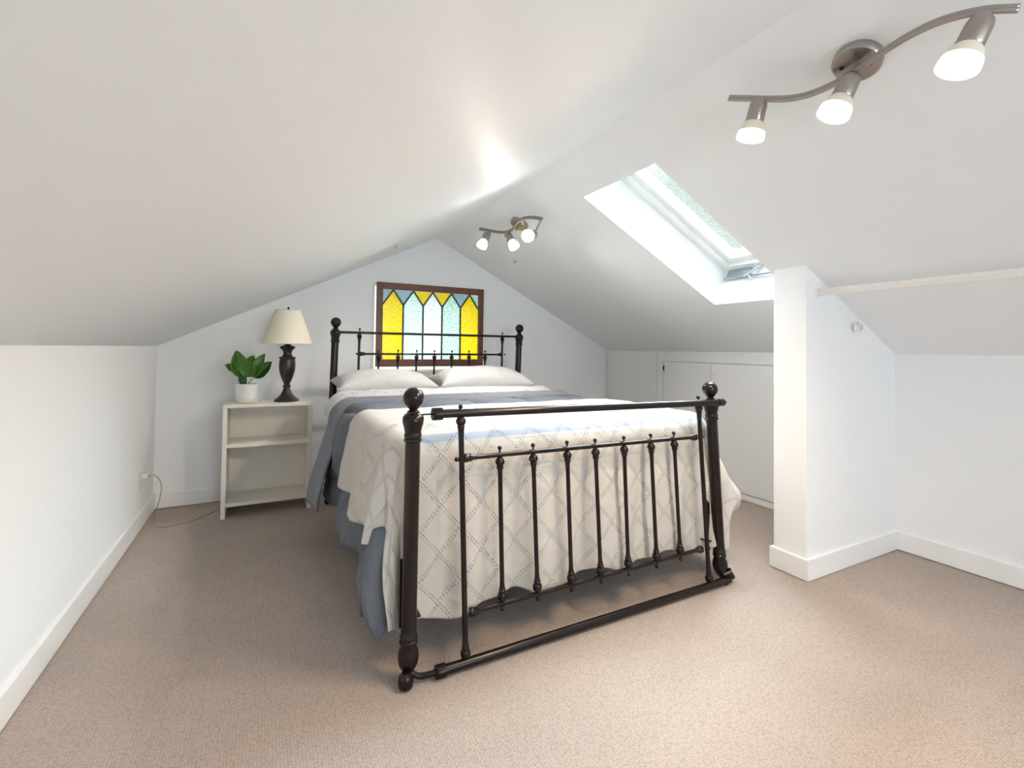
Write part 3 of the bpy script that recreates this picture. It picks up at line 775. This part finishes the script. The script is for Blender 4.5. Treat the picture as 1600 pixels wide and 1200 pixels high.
# ------------------------------------------------------------------ closet rod, cleat and spare socket
rod = thing('closet_rod', 'white ribbed closet rod running from the partition out of view', 'rod', (3.141, PY0, 1.425))
bm = B(); N = 20; ring = []
for y in (-.004, -2.2):
    ring.append([bm.verts.new(((.0150 if k % 2 else .0168)*math.cos(2*PI*k/(2*N)), y, (.0150 if k % 2 else .0168)*math.sin(2*PI*k/(2*N)))) for k in range(2*N)])
for k in range(2*N): bm.faces.new((ring[0][k], ring[0][(k+1) % (2*N)], ring[1][(k+1) % (2*N)], ring[1][k]))
bm.faces.new(ring[0]); bm.faces.new(list(reversed(ring[1])))
bmesh.ops.recalc_face_normals(bm, faces=bm.faces); obj('pole', bm, M['raw'], rod)
bm = B(); lathe(bm, [(.026, 0), (.026, .004), (.020, .007), (.020, .022), (.0175, .022)], (0, 0, 0), (0, -1, 0), 24); obj('rod_socket', bm, M['plastic'], rod, True, 40)
rs = thing('rod_socket', 'empty white rod socket on the partition below the closet rod', 'rod socket', (3.468, PY0-.014, 1.258))
bm = B(); lathe(bm, [(.026, 0), (.026, .005), (.021, .008), (.021, .026), (.0155, .026), (.0155, .008), (0, .008)], (0, 0, 0), (0, -1, 0), 24); obj('cup', bm, M['plastic'], rs, True, 40)
bm = B(); lathe(bm, [(.003, 0), (.006, .002), (0, .005)], (0, 0, .019), (0, -1, 0), 8); bmesh.ops.translate(bm, verts=bm.verts, vec=(0, -.006, .004)); obj('screw', bm, M['zinc'], rs, True)

# ------------------------------------------------------------------ ceiling hooks
for (p, nn, l) in ((Vector((1.448, -.733, zL(1.448))), nL, 'tiny dark ceiling hook left of the ridge'), (Vector((2.474, -.571, zR(2.474))), nR, 'tiny dark ceiling hook right of the ridge')):
    bm = B(); lathe(bm, [(.012, 0), (.012, .003), (.004, .005), (.004, .018), (0, .02)], (0, 0, 0), -nn, 10)
    o = obj('ceiling_hook', bm, M['zinc'], None, True, 40); o.location = p; tag(o, l, 'hook')

# ------------------------------------------------------------------ track lamps on the right slope
def spot(loc, target, power, color, angle=150, r=.022):
    d = bpy.data.lights.new('spot_lamp', 'SPOT'); d.energy = power; d.color = color; d.spot_size = math.radians(angle); d.spot_blend = .75; d.shadow_soft_size = r
    o = bpy.data.objects.new('spot_lamp', d); COL.objects.link(o); o.location = loc
    o.rotation_euler = (Vector(target)-Vector(loc)).to_track_quat('-Z', 'Y').to_euler(); return o
def track(origin, ends, heads, label, bulb, frost, flow, power, color, spread, k):
    """origin: plate centre on the slope. ends: S-bar points (slope coords: along -Y, across down-slope, standoff). heads: (bar point, direction, arm length)"""
    o0 = Vector(origin); ex = Vector((1, 0, -sR)).normalized(); ey = Vector((0, -1, 0)); ez = -nR       # ez points into the room
    def Lc(a, b, c): return ey*a + ex*b + ez*c
    t = thing('ceiling_spotlight_bar', label, 'ceiling light', o0, 'three-lamp ceiling spotlight bars')
    bm = B(); lathe(bm, [(.062, 0), (.063, .004), (.063, .022), (.058, .028), (0, .030)], (0, 0, 0), ez, 36); plate = obj('ceiling_plate', bm, M['steel'], t, True, 40)
    for a in (-.032, .032):
        bm = B(); lathe(bm, [(.006, 0), (.006, .003), (0, .005)], Lc(a, a*.4, .028), ez, 10); obj('screw', bm, M['iron'], plate, True)
    bm = B(); lathe(bm, [(.008, .028), (.008, .062)], (0, 0, 0), ez, 12); obj('bar_stem', bm, M['steel'], t, True, 40)
    pts = bez([Lc(*p) for p in ends], 10)
    bm = B(); rr = []                      # flat bar: two round edges with a web
    for p in pts: pass
    tube(bm, [p + ez*.006 for p in pts], .0065, 8); tube(bm, [p - ez*.006 for p in pts], .0065, 8)
    obj('curved_bar', bm, M['steel'], t, True)
    for (a, dirn, arm) in heads:
        hp = min(pts, key=lambda p: abs(p.dot(ey)-a)); dv = Vector(dirn).normalized(); piv = hp + ez*arm
        bm = B(); tube(bm, [hp, piv], .006, 10); lathe(bm, [(0, -.012), (.014, -.010), (.0245, .002), (.0275, .014), (.0285, .065), (.027, .068)], piv, dv, 28)
        hd = obj('lamp_head', bm, M['steel'], t, True, 40)
        bm = B(); lathe(bm, [(.026*k, .067), (.034*k, .077), (.039*k, .090), (.042*k, .101), (.0435*k, .113), (.044*k, .123), (.041*k, .123), (.038*k, .102), (.024*k, .071)], piv, dv, 32)
        for f in bm.faces:
            if (f.calc_center_median()-piv).dot(dv) > .104: f.material_index = 1
        gs = obj('glass_shade', bm, [frost, flow], hd, True, 50)
        bm = B(); lathe(bm, [(0, .109), (.034*k, .109), (.037*k, .113), (.034*k, .116), (0, .118)], piv, dv, 28)
        obj('bulb_face', bm, bulb, hd, True, 50)
        wp = o0 + piv + dv*.145
        spot(wp, wp+dv, power*(.12 if dv.z > -.4 else 1), color, spread)
SB = [(-.33, -.125, .062), (-.275, -.085, .062), (-.225, -.048, .062), (-.17, -.015, .062), (-.11, .001, .062), (-.04, .002, .062), (.02, -.008, .062), (.09, -.026, .062), (.16, -.036, .062), (.22, -.032, .062), (.28, -.010, .062), (.335, .028, .062)]
near = track((2.20, -3.250, zR(2.20)), SB,
             [(-.25, (-.12, .20, -1), .012), (.0, (-.38, .26, -1), .014), (.285, (-.34, .30, -1), .03)],
             'nearer nickel spotlight bar above the closet side, cut by the picture edge', M['bulb'], M['frost'], M['frost_low'], 14, (1, .79, .58), 150, 1.0)
far = track((2.195, -1.165, zR(2.195)), [(a, b-.02, c) for a, b, c in SB],
            [(-.26, (-.45, -.10, -.85), .02), (-.09, (.25, -.50, -.85), .02), (.33, (-.70, -.60, -.30), .115)],
            'farther nickel spotlight bar near the ridge above the bed', M['bulb_far'], M['frost_far'], M['frost_low_far'], 17, (1, .93, .87), 128, .86)
